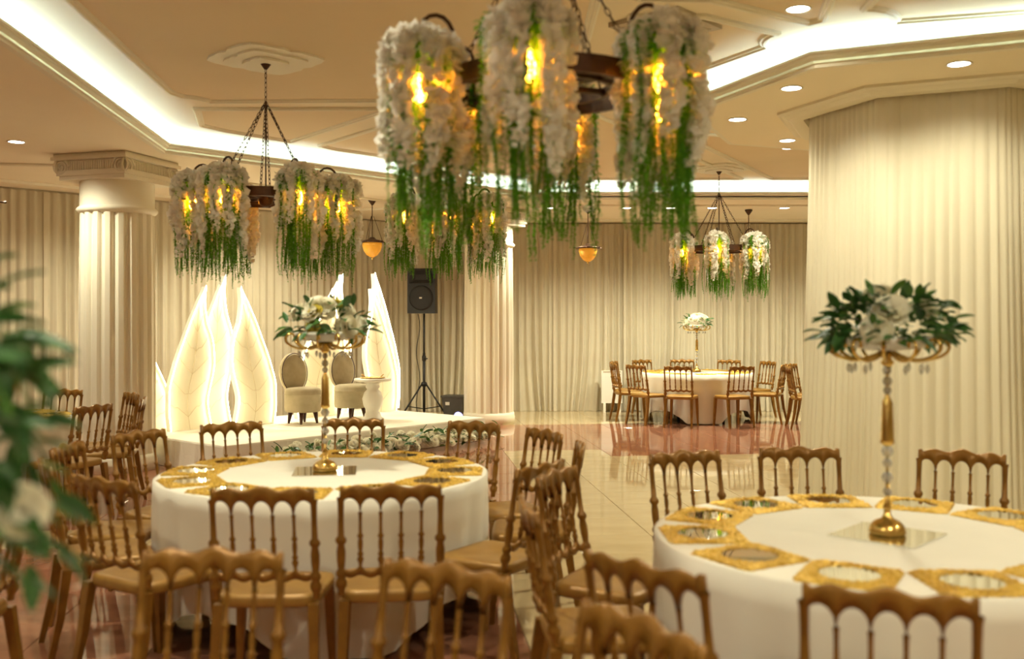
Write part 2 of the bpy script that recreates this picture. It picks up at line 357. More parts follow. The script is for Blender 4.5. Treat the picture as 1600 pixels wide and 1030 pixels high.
for k in range(7):
    c = link('curtain', cv[k % 4], None, (-1.75+1.235*k, 17.42, 0.003), 0)
    tag(c, 'pleated sheer beige far-wall curtain panel ' + FARL[k], 'curtain', 'far wall curtain panels')
SLL = ['behind the loudspeaker', 'behind the rear leaf panels', 'behind the slipper chairs', 'behind the left trio of leaf panels', 'behind the fluted column', 'left of the fluted column', 'at the far left end']
for k in range(7):
    d = Vector((-0.7071, -0.7071)); p = Vector((-1.80, 17.46)) + d*1.235*(k+1)
    c = link('curtain', cs[k % 3], None, (p.x, p.y, 0.003), PI/4)
    tag(c, 'pleated beige slanting-wall curtain panel ' + SLL[k], 'curtain', 'slanting wall curtain panels')
# the pillar drape
def pillar_drape():
    r = random.Random(5); poly = octagon(IC, 1.10); per = []; 
    pts = []
    for i in range(8):
        a, b = Vector(poly[i]), Vector(poly[(i+1)%8])
        for k in range(96): pts.append(a + (b-a)*(k/96.0))
    # soften the corners
    n = len(pts); pts = [sum((pts[(i+j)%n] for j in range(-8,9)), Vector((0,0)))/17 for i in range(n)]
    ph = 0; phs = []; am = []
    a = 1.0
    for i in range(n):
        ph += PI*0.0088/(0.085*r.uniform(0.3,1.8)); phs.append(ph)
        if i % 17 == 0: a = r.uniform(0.1,1.5)
        am.append(a)
    am = [sum(am[(i+j)%n] for j in range(-5,6))/11 for i in range(n)]
    mb = S(); rows = 7; H = Z_SOFFIT-0.05; vs = []
    for j in range(rows+1):
        v = j/rows
        for i in range(n):
            d = (pts[i]-Vector(IC)); L = d.length; d = d/L
            k = 0.022*am[i]*(0.5+0.5*v)*(abs(math.sin(phs[i]))-0.6) + 0.09*v**1.5 + 0.02*math.sin(i*0.07)*v
            p = Vector(IC) + d*(L+k); vs.append((p.x, p.y, H*(1-v)+0.015*v))
    fs = [(j*n+i, j*n+(i+1)%n, (j+1)*n+(i+1)%n, (j+1)*n+i) for j in range(rows) for i in range(n)]
    mb.add(vs, fs); o = mb.build('pillar_drape', M['drape'])
    tag(o, 'ivory gathered fabric drape wrapped around the thick octagonal pillar', 'drape')
pillar_drape()

# ------------------------------------------------------------------ fluted columns
def column(x, y, rz, label):
    t = thing('fluted_column', label, 'column', (x, y, 0), rz)
    rr = 0.385; nf = 18; prof = []; mb = S()
    n = nf*8
    def rad(k):
        q = (k % 8)
        return rr*(1.0 if q < 4 else 1.0 - 0.085*math.sin((q-3.5)/4*PI))
    vs = []
    levels = [(0.16, 1.0), (1.2, 1.0), (2.0, 0.985), (2.70, 0.965), (2.74, 0.95)]
    for z, q in levels:
        for k in range(n): a = 2*PI*k/n; r_ = rad(k)*q; vs.append((r_*math.cos(a), r_*math.sin(a), z))
    mb.add(vs, [(i*n+k, i*n+(k+1)%n, (i+1)*n+(k+1)%n, (i+1)*n+k) for i in range(len(levels)-1) for k in range(n)])
    mb.build('shaft', M['plaster'], t, smooth=False)
    b = S(); b.lathe([(0.405,0),(0.405,0.10),(0.395,0.13),(0.39,0.17)], 40); b.build('base', M['plaster'], t)
    nk = S(); nk.lathe([(0.37,2.70),(0.395,2.72),(0.41,2.745),(0.395,2.765),(0.375,2.78),(0.375,3.03),(0.38,3.04)], 48); nk.build('neck', M['plaster'], t)
    cp = MB(); cp.box((0,0,3.055), (0.80,0.80,0.045)); cp.box((0,0,3.10), (0.84,0.84,0.05)); cp.box((0,0,3.17), (0.80,0.80,0.12)); cp.box((0,0,3.25), (0.92,0.92,0.035)); cp.box((0,0,3.28), (0.88,0.88,0.03))
    cap = cp.build('capital', M['plaster'], t)
    fl_ = MB(); 
    for s in range(4):
        for k in range(22):
            u = -0.29+0.58*k/21; a = s*PI/2; fl_.box((u*math.cos(a)+0.403*math.sin(a), u*math.sin(a)-0.403*math.cos(a), 3.175), (0.014, 0.016, 0.085), a)
    f = fl_.build('reeding', M['plaster'], cap); f['kind'] = 'stuff'
    vo = S()   # one scroll
    pts = []
    for k in range(40):
        th = k*0.42; r_ = 0.075*(1-k/44); pts.append((r_*math.cos(th), 0, r_*math.sin(th)))
    vo.tube(pts, [0.012*(1-k/60) for k in range(40)], 5)
    vo.add([(0.07*math.cos(2*PI*k/16), 0.008, 0.07*math.sin(2*PI*k/16)) for k in range(16)], [tuple(range(16))])
    vm = vo.mesh('volute', M['plaster'], True)
    for s in range(4):
        a = s*PI/2
        for sg in (-1, 1):
            u = sg*0.37; o = link('volute', vm, cap, (u*math.cos(a)+0.415*math.sin(a), u*math.sin(a)-0.415*math.cos(a), 3.165), a)
            o.scale = (-sg*1.3, 1.3, 1.3)
    return t
column(-4.2, 10.6, math.radians(73), 'white fluted column with scrolled capital left of the stage')
column(-0.36, 15.42, math.radians(45), 'white fluted column right of the black loudspeaker')

# ------------------------------------------------------------------ stage
A = Vector((-2.94, 10.15)); B = Vector((-0.37, 13.15)); U = (B-A).normalized(); Nn = Vector((-U.y, U.x))
st = MB(); dep = 2.25
def sp(u, n): p = A + U*u + Nn*n; return (p.x, p.y)
LEN = (B-A).length
n = 40
def stage_fn():
    mb = S(); r = random.Random(3)
    poly = [sp(0,0), sp(LEN,0), sp(LEN,dep), sp(0,dep)]; loop = []
    for i in range(4):
        a, b = Vector(poly[i]), Vector(poly[(i+1)%4])
        for k in range(40): loop.append(a+(b-a)*(k/40))
    c = sum(loop, Vector((0,0)))/len(loop); m = len(loop); vs = []
    for z, o, w in ((0.30,-0.02,0), (0.296,0.0,0), (0.28,0.01,0.2), (0.15,0.02,0.7), (0.004,0.035,1.0)):
        for i, p in enumerate(loop):
            d = (p-c).normalized(); k = o + w*0.016*math.sin(i*1.9+math.sin(i*0.7)*2); q = p + d*k; vs.append((q.x, q.y, z))
    fs = [tuple(range(m))] + [(j*m+i, j*m+(i+1)%m, (j+1)*m+(i+1)%m, (j+1)*m+i) for j in range(4) for i in range(m)]
    fs[0] = tuple(range(m)); mb.add(vs, fs); return mb
tag(stage_fn().build('stage_platform', M['carpet'], smooth=False), 'low stage platform covered in white cloth under the glowing leaves', 'stage')

# glowing leaf panels
LEAF_L = [(0,-36),(.11,-31),(.2,-29),(.3,-34),(.41,-40),(.5,-41),(.62,-38),(.75,-28),(.89,-24),(1,-26)]
LEAF_R = [(0,37),(.11,40),(.2,40),(.3,39),(.41,32),(.5,25),(.62,14),(.75,2),(.89,-13),(1,-25.5)]
def curve(tab, t):
    for (a, p), (b, q) in zip(tab, tab[1:]):
        if t <= b:
            i = tab.index((a, p)); m0 = p if i == 0 else tab[i-1][1]; m1 = q if i+2 >= len(tab) else tab[i+2][1]
            k = (t-a)/(b-a); k2, k3 = k*k, k*k*k
            return 0.5*((2*p) + (-m0+q)*k + (2*m0-5*p+4*q-m1)*k2 + (-m0+3*p-3*q+m1)*k3)
    return tab[-1][1]
def leaf_outline(h, w, sway, n=44):
    L_, R_ = [], []
    for i in range(n+1):
        t = i/n; a, b = curve(LEAF_L, t)*w/80, curve(LEAF_R, t)*w/80
        if b < a + 0.004: b = a + 0.004
        if sway < 0: L_.append((a, t*h)); R_.append((b, t*h))
        else: L_.append((-b, t*h)); R_.append((-a, t*h))
    return L_, R_
def leaf_panel(u, nn, h, w, sway, where):
    p = sp(u, nn)
    t = thing('leaf_panel', 'tall flame-shaped backlit cream leaf panel ' + where, 'light panel', (p[0], p[1], 0.302), math.atan2(U.y, U.x), 'glowing leaf panels on the stage')
    L_, R_ = leaf_outline(h, w, sway)
    n = len(L_); m = 8; mb = S(); vs = []
    for i in range(n):
        for j in range(m+1):
            q = j/m; x = L_[i][0]*(1-q)+R_[i][0]*q; wd = R_[i][0]-L_[i][0]
            vs.append((x, -0.005-0.02*math.sin(PI*q)*min(1, wd/0.3), L_[i][1]))
    mb.add(vs, [(i*(m+1)+j, i*(m+1)+j+1, (i+1)*(m+1)+j+1, (i+1)*(m+1)+j) for i in range(n-1) for j in range(m)])
    face = mb.build('face', M['leafglow'], t)
    ol = L_ + R_[::-1]; bm_ = MB(); k = len(ol)
    vs = [(x, -0.05, z) for x, z in ol] + [(x, 0.03, z) for x, z in ol]
    bm_.add(vs, [(i, (i+1)%k, k+(i+1)%k, k+i) for i in range(k)])
    bm_.add([(x, 0.03, z) for x, z in L_] + [(x, 0.03, z) for x, z in R_], [(i, i+1, n+i+1, n+i) for i in range(n-1)])
    bm_.build('frame', M['lacquer'], t)
    tb = S(); tb.tube([(x, -0.062, z+0.006) for x, z in L_[:-1]] + [((L_[-1][0]+R_[-1][0])/2, -0.062, h+0.01)] + [(x, -0.062, z+0.006) for x, z in R_[-2::-1]], 0.006, 5)
    tb.build('light_rim', M['ledwarm'], t)
    def surf(q, tt):
        i = min(n-1, int(tt*(n-1))); x = L_[i][0]*(1-q)+R_[i][0]*q; wd = R_[i][0]-L_[i][0]
        return (x, -0.008-0.02*math.sin(PI*q)*min(1, wd/0.3), L_[i][1])
    vm = S(); vm.tube([surf(0.5, tt/20) for tt in range(0, 20)], 0.0028, 4)
    for tt in (0.10, 0.25, 0.40, 0.55, 0.70):
        for sg in (-1, 1): vm.tube([surf(0.5+sg*0.40*k/5, min(1, tt+0.10*k/5)) for k in range(6)], 0.0024, 4)
    vm.build('vein', M['vein'], face)
leaf_panel(0.27, 1.95, 1.15, 0.5, -1, 'low beside the left column')
leaf_panel(0.60, 1.62, 1.68, 0.58, 1, 'in front of the left trio')
leaf_panel(1.05, 1.90, 1.83, 0.58, 1, 'tallest of the left trio')
leaf_panel(1.42, 1.55, 1.68, 0.62, -1, 'left of the oval-backed chair')
leaf_panel(2.62, 1.78, 1.72, 0.80, 1, 'behind the two oval-backed chairs')
leaf_panel(2.98, 2.05, 1.92, 0.74, 1, 'rear one behind the white pedestal table')
leaf_panel(3.60, 1.66, 1.72, 0.58, -1, 'front one beside the loudspeaker stand')
leaf_panel(3.90, 1.94, 1.95, 0.58, -1, 'rear one nearest the loudspeaker stand')

# slipper chairs and pedestal table
def slipper_chair(x, y, rz, label):
    t = thing('slipper_chair', label, 'chair', (x, y, 0.303), rz, 'oval-backed slipper chairs on the stage')
    s = S(); s.lathe([(0.2,0.145),(0.215,0.15),(0.222,0.18),(0.222,0.36),(0.228,0.365),(0.222,0.37),(0.222,0.40),(0.21,0.43),(0.17,0.445),(0.02,0.45)], 36); s.build('seat', M['velvet'], t)
    b = S(); n = 32; vs = []
    for q, dy in ((0.90,-0.04),(1.0,-0.03),(1.03,0.0),(1.0,0.03),(0.90,0.045)):
        for k in range(n):
            a = 2*PI*k/n; vs.append((0.19*q*math.cos(a), -0.20+dy-0.06*(0.24*q*math.sin(a)), 0.62+0.24*q*math.sin(a)))
    b.add(vs, [(i*n+k, i*n+(k+1)%n, (i+1)*n+(k+1)%n, (i+1)*n+k) for i in range(4) for k in range(n)] + [tuple(range(n-1,-1,-1)), tuple(4*n+k for k in range(n))])
    bo = b.build('backrest', M['velvet'], t)
    pp = S(); pp.tube([(0.195*math.cos(2*PI*k/n), -0.16-0.06*(0.24*math.sin(2*PI*k/n)), 0.62+0.246*math.sin(2*PI*k/n)) for k in range(n+1)], 0.006, 5); pp.build('piping', M['darkwood'], bo)
    for a in (45,135,225,315):
        lg = S(); c, s_ = math.cos(math.radians(a)), math.sin(math.radians(a))
        lg.tube([(0.15*c,0.15*s_,0.15),(0.175*c,0.175*s_,0.0)], [0.032,0.014], 8); lg.build('leg', M['darkwood'], t)
pc = Vector((-2.60, 12.38)); slipper_chair(pc.x, pc.y, math.radians(230), 'beige velvet slipper chair with oval back left of the pedestal table')
slipper_chair(-2.10, 13.02, math.radians(230), 'beige velvet slipper chair with oval back partly behind the pedestal table')
pt = thing('pedestal_table', 'small white turned pedestal table beside the slipper chair', 'table', (-1.78, 12.72, 0.301))
p_ = S(); p_.lathe([(0.135,0),(0.14,0.03),(0.11,0.05),(0.10,0.09),(0.075,0.12),(0.12,0.20),(0.135,0.28),(0.11,0.36),(0.07,0.40),(0.09,0.43),(0.08,0.47),(0.12,0.50)], 20); p_.build('pedestal', M['lacquer'], pt)
p_ = S(); p_.lathe([(0.19,0.50),(0.235,0.51),(0.24,0.53),(0.23,0.54)], 32); p_.build('table_top', M['lacquer'], pt)
gt = thing('gold_tray', 'round gold mirrored tray on the white pedestal table', 'tray', (-1.78, 12.72, 0.842))
p_ = S(); p_.lathe([(0.15,0),(0.165,0.012),(0.16,0.014),(0.15,0.006),(0.01,0.005)], 28); p_.build('dish', M['brass'], gt)
for sg in (-1, 1):
    p_ = S(); p_.tube([(sg*(0.10+0.04*math.cos(k*PI/6-PI/2)), 0.05*math.sin(k*PI/3), 0.02+0.03*math.sin(k*PI/6)) for k in range(7)], 0.005, 5); p_.build('handle', M['brass'], gt)

# loudspeaker, stand, crate, uplight
SPK = (-1.44, 16.3)
ts = thing('speaker_stand', 'black tripod stand carrying the loudspeaker beside the stage', 'stand', (SPK[0], SPK[1], 0))
p_ = S(); p_.tube([(0,0,0.10),(0,0,1.05)], 0.022, 10); p_.build('lower_pole', M['black'], ts)
p_ = S(); p_.tube([(0,0,0.95),(0,0,1.698)], 0.016, 10); p_.build('upper_pole', M['black'], ts)
p_ = S(); p_.lathe([(0.028,0.92),(0.034,0.94),(0.034,0.99),(0.028,1.01)], 12); p_.tube([(0.02,-0.02,0.96),(0.06,-0.05,0.96)], 0.01, 6); p_.build('clamp', M['black'], ts)
p_ = S(); p_.lathe([(0.03,0.50),(0.05,0.52),(0.05,0.56),(0.03,0.58)], 12); p_.build('collar', M['black'], ts)
for a in (-25, 95, 215):
    c, s_ = math.cos(math.radians(a)), math.sin(math.radians(a))
    p_ = S(); p_.tube([(0.04*c,0.04*s_,0.54),(0.44*c,0.44*s_,0.012)], 0.014, 8); lg = p_.build('leg', M['black'], ts)
    p_ = S(); p_.tube([(0.02*c,0.02*s_,0.14),(0.30*c,0.30*s_,0.19)], 0.009, 6); p_.build('brace', M['black'], lg)
sk = thing('loudspeaker', 'black loudspeaker cabinet with round woofer on the tripod stand', 'speaker', (SPK[0], SPK[1], 1.70), math.radians(-12))
sb = MB()
prof = [(-0.235,-0.16),(0.235,-0.16),(0.17,0.20),(-0.17,0.20)]
sb.add([(x, y, 0.0) for x, y in prof] + [(x, y, 0.03) for x, y in [(a*1.0, b) for a, b in prof]] + [(x, y, 0.70) for x, y in prof] + [(x*0.93, y*0.95, 0.73) for x, y in prof],
       [(3,2,1,0)] + [(4*j+i, 4*j+(i+1)%4, 4*j+4+(i+1)%4, 4*j+4+i) for j in range(3) for i in range(4)] + [(12,13,14,15)])
cab = sb.build('cabinet', M['black'], sk)
p_ = S(); n = 28
for q, dy in ((0.205,-0.162),(0.20,-0.178),(0.17,-0.184),(0.02,-0.190)): p_.v += [(q*math.cos(2*PI*k/n), dy, 0.25+q*math.sin(2*PI*k/n)) for k in range(n)]
p_.f = [(i*n+k, i*n+(k+1)%n, (i+1)*n+(k+1)%n, (i+1)*n+k) for i in range(3) for k in range(n)] + [tuple(3*n+k for k in range(n))]
p_.build('woofer_grille', M['grille'], sk)
p_ = MB(); p_.add([(-0.19,-0.164,0.49),(0.19,-0.164,0.49),(0.16,-0.164,0.68),(-0.16,-0.164,0.68),(-0.10,-0.120,0.54),(0.10,-0.120,0.54),(0.09,-0.120,0.63),(-0.09,-0.120,0.63)], [(0,1,5,4),(1,2,6,5),(2,3,7,6),(3,0,4,7),(4,5,6,7)])
# the horn sits proud of the cabinet front
p_.v = [(x, y-0.045, z) for x, y, z in p_.v]; p_.add([(-0.19,-0.16,0.49),(0.19,-0.16,0.49),(0.16,-0.16,0.68),(-0.16,-0.16,0.68),(-0.19,-0.209,0.49),(0.19,-0.209,0.49),(0.16,-0.209,0.68),(-0.16,-0.209,0.68)], [(0,1,5,4),(1,2,6,5),(2,3,7,6),(3,0,4,7)])
p_.build('horn', M['grille'], sk)
p_ = MB(); p_.box((0,-0.192,0.25),(0.045,0.006,0.025)); p_.build('badge', M['lacquer'], sk)
cb = S(); cb.tube([(SPK[0]+0.1*math.sin(k*0.9)*0.3-0.10, SPK[1]+0.02, 1.69-1.68*k/14) for k in range(15)] + [(SPK[0]-0.25,SPK[1]-0.1,0.008),(SPK[0]-0.5,SPK[1]-0.05,0.008)], 0.006, 5)
tag(cb.build('speaker_cable', M['black']), 'thin black cable hanging down from the loudspeaker', 'cable')
cr = thing('storage_crate', 'dark grey plastic crate standing behind the violet spotlight', 'crate', (-0.90, 15.95, 0), math.radians(-20))
p_ = MB(); p_.box((0,0,0.18),(0.36,0.30,0.36),0,0.82); p_.build('body', M['grey'], cr)
p_ = MB(); p_.box((0,0,0.372),(0.39,0.33,0.028)); p_.build('lid', M['grey'], cr)
p_ = MB(); p_.box((-0.08,-0.148,0.26),(0.07,0.012,0.05)); p_.build('sticker', M['lacquer'], cr)
ul = thing('uplight', 'small black spotlight with violet lamp by the column foot', 'light', (-0.82, 14.90, 0), math.radians(25))
p_ = S(); p_.tube([(0,0.08,0.09),(0,-0.05,0.15)], [0.075,0.085], 16); p_.build('housing', M['black'], ul)
p_ = S(); p_.tube([(0,-0.051,0.1505),(0,-0.056,0.153)], [0.07,0.07], 16); p_.build('lens', M['uplight'], ul)
p_ = MB(); p_.box((0,0.02,0.01),(0.2,0.12,0.02)); p_.box((-0.095,0.02,0.07),(0.012,0.03,0.12)); p_.box((0.095,0.02,0.07),(0.012,0.03,0.12)); p_.build('bracket', M['black'], ul)
lw = bpy.data.lights.new('uplight_beam', 'SPOT'); lw.energy = 6; lw.color = (0.4,0.4,1); lw.spot_size = math.radians(60); lw.shadow_soft_size = 0.05
lo = bpy.data.objects.new('uplight_beam', lw); COL.objects.link(lo); lo.parent = ul; lo.location = (0,-0.07,0.16); lo.rotation_euler = (math.radians(115), 0, 0)
mx = thing('stage_box', 'flat black cable box on the floor under the tripod', 'box', (-1.45, 15.72, 0), math.radians(-15))
p_ = MB(); p_.box((0,0,0.045),(0.42,0.24,0.09)); p_.build('case', M['black'], mx)
p_ = MB()
for k in range(5): p_.box((-0.15+0.075*k,-0.123,0.05),(0.04,0.008,0.03))
p_.build('socket_row', M['grey'], mx)
# heater panel by the far curtain
ht = thing('panel_heater', 'white panel heater standing before the far curtain', 'heater', (1.72, 17.18, 0))
p_ = MB(); p_.box((0,0,0.44),(0.36,0.08,0.56)); p_.build('body', M['lacquer'], ht)
p_ = MB(); p_.box((0,-0.041,0.70),(0.30,0.006,0.02)); p_.build('grille', M['vent'], ht)
for sg in (-1,1): p_ = MB(); p_.box((sg*0.13,0,0.08),(0.04,0.16,0.16)); p_.build('foot', M['lacquer'], ht)

# ------------------------------------------------------------------ roses and leaves (shared meshes)
def rose_mesh(name, m, seed):
    r = random.Random(seed); mb = S()
    for ring_, (cnt, rad, z, size, tilt) in enumerate(((5,0.034,-0.006,0.036,0.75),(5,0.024,0.004,0.032,0.42),(4,0.014,0.012,0.028,0.18),(3,0.006,0.016,0.022,0.0))):
        a0 = r.uniform(0,6)
        for k in range(cnt):
            a = a0 + 2*PI*k/cnt + r.uniform(-0.15,0.15); c, s_ = math.cos(a), math.sin(a)
            def fn(u, v, a=a):
                w = (u-0.5)*2*size*1.15*(0.5+0.75*math.sin(PI*min(1, v*0.75+0.12)))
                out_ = rad*0.35 + size*v*math.sin(tilt+0.35*v) + 0.008*v*v - 0.35*w*w/size
                zz = z - 0.02 + size*1.25*v*math.cos(tilt*0.9+0.35*v)
                return (out_*c - w*s_, out_*s_ + w*c, zz)
            mb.grid(fn, 4, 4)
    return mb.mesh(name, m)
rose_me = [rose_mesh('rose', M['rose'], s) for s in (1,2,3)]; yrose_me = rose_mesh('rose', M['yrose'], 9)
def leaf_mesh(name, m, L_=0.085, w=0.042, bend=0.25):
    mb = S(); n = 5
    def fn(u, v):
        x = L_*v; ww = w*0.5*math.sin(PI*min(1.0, v*0.92+0.06))**0.8*(u-0.5)*2
        return (x, ww, -bend*L_*v*v + abs(u-0.5)*0.35*w)
    mb.grid(fn, 2, n); return mb.mesh(name, m)
leaf_me = [leaf_mesh('leaf', M['leaf']), leaf_mesh('leaf', M['leaf'], 0.105, 0.05, 0.4), leaf_mesh('leaf', M['leaf2'], 0.08, 0.036, 0.3)]

def place(o, d, up_hint=Vector((0,0,1)), roll=0.0, axis='X'):
    q = d.to_track_quat(axis, 'Z' if axis == 'X' else 'Y'); o.rotation_mode = 'QUATERNION'
    from mathutils import Quaternion
    o.rotation_quaternion = q @ Quaternion(Vector((1,0,0)) if axis == 'X' else Vector((0,0,1)), roll)

def add_arrangement(t, z, seed, n_rose, n_leaf, rad=0.22, yellow=0, dome=0.16, rosesize=1.15, sprig=14):
    r = random.Random(seed)
    for k in range(n_leaf):
        a = r.uniform(0, 2*PI); e = r.uniform(-0.35, 1.2); q = r.uniform(0.6, 1.12)
        p = Vector((rad*q*math.cos(a)*math.cos(max(0,e)*0.9), rad*q*math.sin(a)*math.cos(max(0,e)*0.9), z + dome*q*math.sin(max(e,0)) + r.uniform(-0.01,0.02)))
        d = Vector((math.cos(a)*math.cos(e), math.sin(a)*math.cos(e), math.sin(e)*0.7)) + Vector((r.uniform(-.7,.7), r.uniform(-.7,.7), r.uniform(-.5,.6)))
        o = link('leaf', leaf_me[r.choice((0,0,1,2))], t, p); place(o, d, roll=r.uniform(-0.6,0.6)); s = r.uniform(0.65,1.0); o.scale = (s,s,s)
    for k in range(n_rose):
        if k == 0: a, e = -PI/2-0.35, 0.65
        else: a = 2*PI*k*0.382+seed; e = (0.15, 0.75, 1.25)[k % 3]
        d = Vector((math.cos(a)*math.cos(e), math.sin(a)*math.cos(e), math.sin(e)))
        p = Vector((d.x*rad*0.9, d.y*rad*0.9, z + 0.01 + d.z*dome))
        me = yrose_me if k >= n_rose-yellow else r.choice(rose_me)
        o = link('rose', me, t, p); place(o, d, axis='Z', roll=r.uniform(0,6)); s = rosesize*(r.uniform(0.9,1.2) if me != yrose_me else 0.75); o.scale = (s,s,s)

def centrepiece(x, y, label, seed, n_rose, n_leaf, yellow=0, rz=0.0, zt=0.75, rosesize=1.15):
    t = thing('flower_stand', label, 'centrepiece', (x, y, zt), rz)
    b = S(); b.lathe([(0.062,0),(0.068,0.006),(0.066,0.02),(0.060,0.035),(0.045,0.05),(0.022,0.06),(0.014,0.075),(0.012,0.09)], 24); b.build('base', M['brass'], t)
    s = S(); s.lathe([(0.010,0.08),(0.018,0.10),(0.008,0.12),(0.008,0.20)], 12); s.build('lower_stem', M['brass'], t)
    for z_, r_ in ((0.16,0.018),(0.215,0.022),(0.27,0.019),(0.315,0.024)):
        c = S(); c.lathe([(0.002,-r_),(r_*0.7,-r_*0.7),(r_,0),(r_*0.7,r_*0.7),(0.002,r_)], 8, (0,0,z_)); c.build('crystal_bead', M['crystal'], t, smooth=False)
    s = S(); s.lathe([(0.006,0.2),(0.006,0.33),(0.026,0.345),(0.024,0.36),(0.019,0.50),(0.012,0.515),(0.007,0.53),(0.007,0.70)], 12); s.build('upper_stem', M['brass'], t)
    for z_, r_ in ((0.545,0.017),(0.58,0.020),(0.62,0.016)):
        c = S(); c.lathe([(0.002,-r_),(r_*0.7,-r_*0.7),(r_,0),(r_*0.7,r_*0.7),(0.002,r_)], 8, (0,0,z_)); c.build('crystal_bead', M['crystal'], t, smooth=False)
    s = S(); s.lathe([(0.008,0.63),(0.026,0.65),(0.012,0.67),(0.02,0.685),(0.012,0.70)], 14); s.build('collar', M['brass'], t)
    arm = S(); pts = []
    for k in range(15):
        q = k/14; pts.append((0.015+0.17*q, 0, 0.695-0.035*math.sin(PI*q*0.8)))
    for k in range(1, 13):
        th = -PI/2 + k*0.42; rr = 0.036*(1-k/26); pts.append((0.185+rr*math.cos(th), 0, 0.68+0.036+rr*math.sin(th)))
    arm.tube(pts, 0.0065, 6); am = arm.mesh('curled_arm', M['brass'], True)
    dr = S(); dr.lathe([(0.001,-0.035),(0.009,-0.018),(0.004,0.0)], 6); drm = dr.mesh('crystal_drop', M['crystal'])
    for k in range(12):
        o = link('curled_arm', am, t, (0,0,0), 2*PI*k/12)
        link('crystal_drop', drm, o, (0.14,0,0.645))
    bw = S(); bw.lathe([(0.03,0.695),(0.12,0.705),(0.17,0.73),(0.175,0.745),(0.15,0.75)], 28); bw.build('dish', M['lacquer'], t)
    add_arrangement(t, 0.745, seed, n_rose, n_leaf, yellow=yellow, rosesize=rosesize)
    return t

# ------------------------------------------------------------------ tables, cloths and place mats
RT = 0.87
def cloth_mesh(seed, rot=0.0, a=1.42):
    r = random.Random(seed); n = 128; mb = S(); vs = [(0,0,0.757)]
    rows = 8; ph = r.uniform(0,6); nf = 22
    drops = []
    for k in range(n):
        th = 2*PI*k/n + rot; drops.append(min(0.735, a/max(abs(math.cos(th)), abs(math.sin(th))) - RT))
    rings = [(RT*0.6,0.757),(RT-0.01,0.757)]
    for q, z in rings: vs += [(q*math.cos(2*PI*k/n), q*math.sin(2*PI*k/n), z) for k in range(n)]
    for j in range(rows+1):
        v = j/rows
        for k in range(n):
            th = 2*PI*k/n; d = drops[k]*v
            fold = math.sin(nf*th+ph+0.6*math.sin(3*th)) + 0.4*math.sin(9*th+1.3*ph)
            rr = RT + 0.008 + 0.006*min(1, v*4) - 0.05*min(1, v*1.6)*(0.5-0.36*fold)
            vs.append((rr*math.cos(th), rr*math.sin(th), 0.752 - d))
    fs = [(0, 1+k, 1+(k+1)%n) for k in range(n)]
    for j in range(len(rings)+rows): fs += [(1+j*n+k, 1+(j+1)*n+k, 1+(j+1)*n+(k+1)%n, 1+j*n+(k+1)%n) for k in range(n)]
    mb.add(vs, fs); return mb.mesh('tablecloth', M['cloth'])
top = S(); top.lathe([(RT-0.02,0.715),(RT,0.72),(RT,0.745),(RT-0.01,0.75)], 64); top_me = top.mesh('tabletop', M['darkwood'])
tl = S(); tl.tube([(0,0,0.72),(0,0,0.0)], 0.02, 8); tl_me = tl.mesh('leg', M['black'])
def mat_mesh():
    r = random.Random(4); mb = MB(); na, nr = 96, 10; vs = []; H_ = 0.149
    for j in range(nr+1):
        for k in range(na):
            a = 2*PI*k/na; sq = H_/max(abs(math.cos(a)), abs(math.sin(a))); sq = min(sq, 0.198)*(1+0.018*math.sin(24*a))
            rr = 0.096 + (sq-0.096)*j/nr + r.uniform(-0.003,0.003)*(0 < j < nr)
            vs.append((rr*math.cos(a), rr*math.sin(a), 0.003 if j in (nr,) else r.uniform(0.003,0.014)))
    o = len(vs)
    vs += [(vs[nr*na+k][0], vs[nr*na+k][1], 0) for k in range(na)] + [(0.096*math.cos(2*PI*k/na), 0.096*math.sin(2*PI*k/na), 0) for k in range(na)]
    fs = [(j*na+k, (j+1)*na+k, (j+1)*na+(k+1)%na, j*na+(k+1)%na) for j in range(nr) for k in range(na)]
    fs += [(nr*na+k, o+k, o+(k+1)%na, nr*na+(k+1)%na) for k in range(na)]
    fs += [(o+na+k, o+k, o+(k+1)%na, o+na+(k+1)%na)[::-1] for k in range(na)]
    mb.add(vs, fs); return mb.mesh('place_mat', M['gold'])
pm_me = mat_mesh()
mr = MB(); mr.lathe([(0.0975,0.0005),(0.0975,0.006),(0.094,0.0075),(0.001,0.0075)], 40, cap=False); mr_me = mr.mesh('mirror_disc', M['mirror'])
sqm = MB(); sqm.prism([(-0.165,-0.165),(0.165,-0.165),(0.165,0.165),(-0.165,0.165)], 0, 0.005); sqm_me = sqm.mesh('mirror_plate', M['mirror'])
def table(x, y, where, seed, rot=0.0, mats=True, mat0=0.0, base=None):
    t = thing('round_table', 'round banquet table under white cloth ' + where, 'table', (x, y, 0))
    link('tabletop', top_me, t)
    for k in range(4): link('leg', tl_me, t, (0.5*math.cos(PI/4+k*PI/2), 0.5*math.sin(PI/4+k*PI/2), 0))
    c = link('tablecloth', cloth_mesh(seed, rot), None, (x, y, 0)); tag(c, 'white cloth hanging in folds over the round table ' + where, 'tablecloth')
    if mats:
        for k in range(12):
            a = mat0 + 2*PI*k/12
            p = link('place_mat', pm_me, None, (x+0.70*math.cos(a), y+0.70*math.sin(a), 0.7575), a)
            tag(p, 'gold filigree place mat with mirror centre on the table ' + where, 'place mat', 'gold mats on the table ' + where)
            link('mirror_disc', mr_me, p)
    if base is not None:
        q = link('mirror_plate', sqm_me, None, (x, y, 0.7575), base); tag(q, 'flat square mirror under the flower stand on the table ' + where, 'mirror')
T1, T2, T3, T4, T5, T6, T7 = (-1.01,5.38), (1.425,3.78), (-0.95,1.42), (-3.3,3.7), (-4.6,8.3), (2.95,15.9), (5.45,14.6)
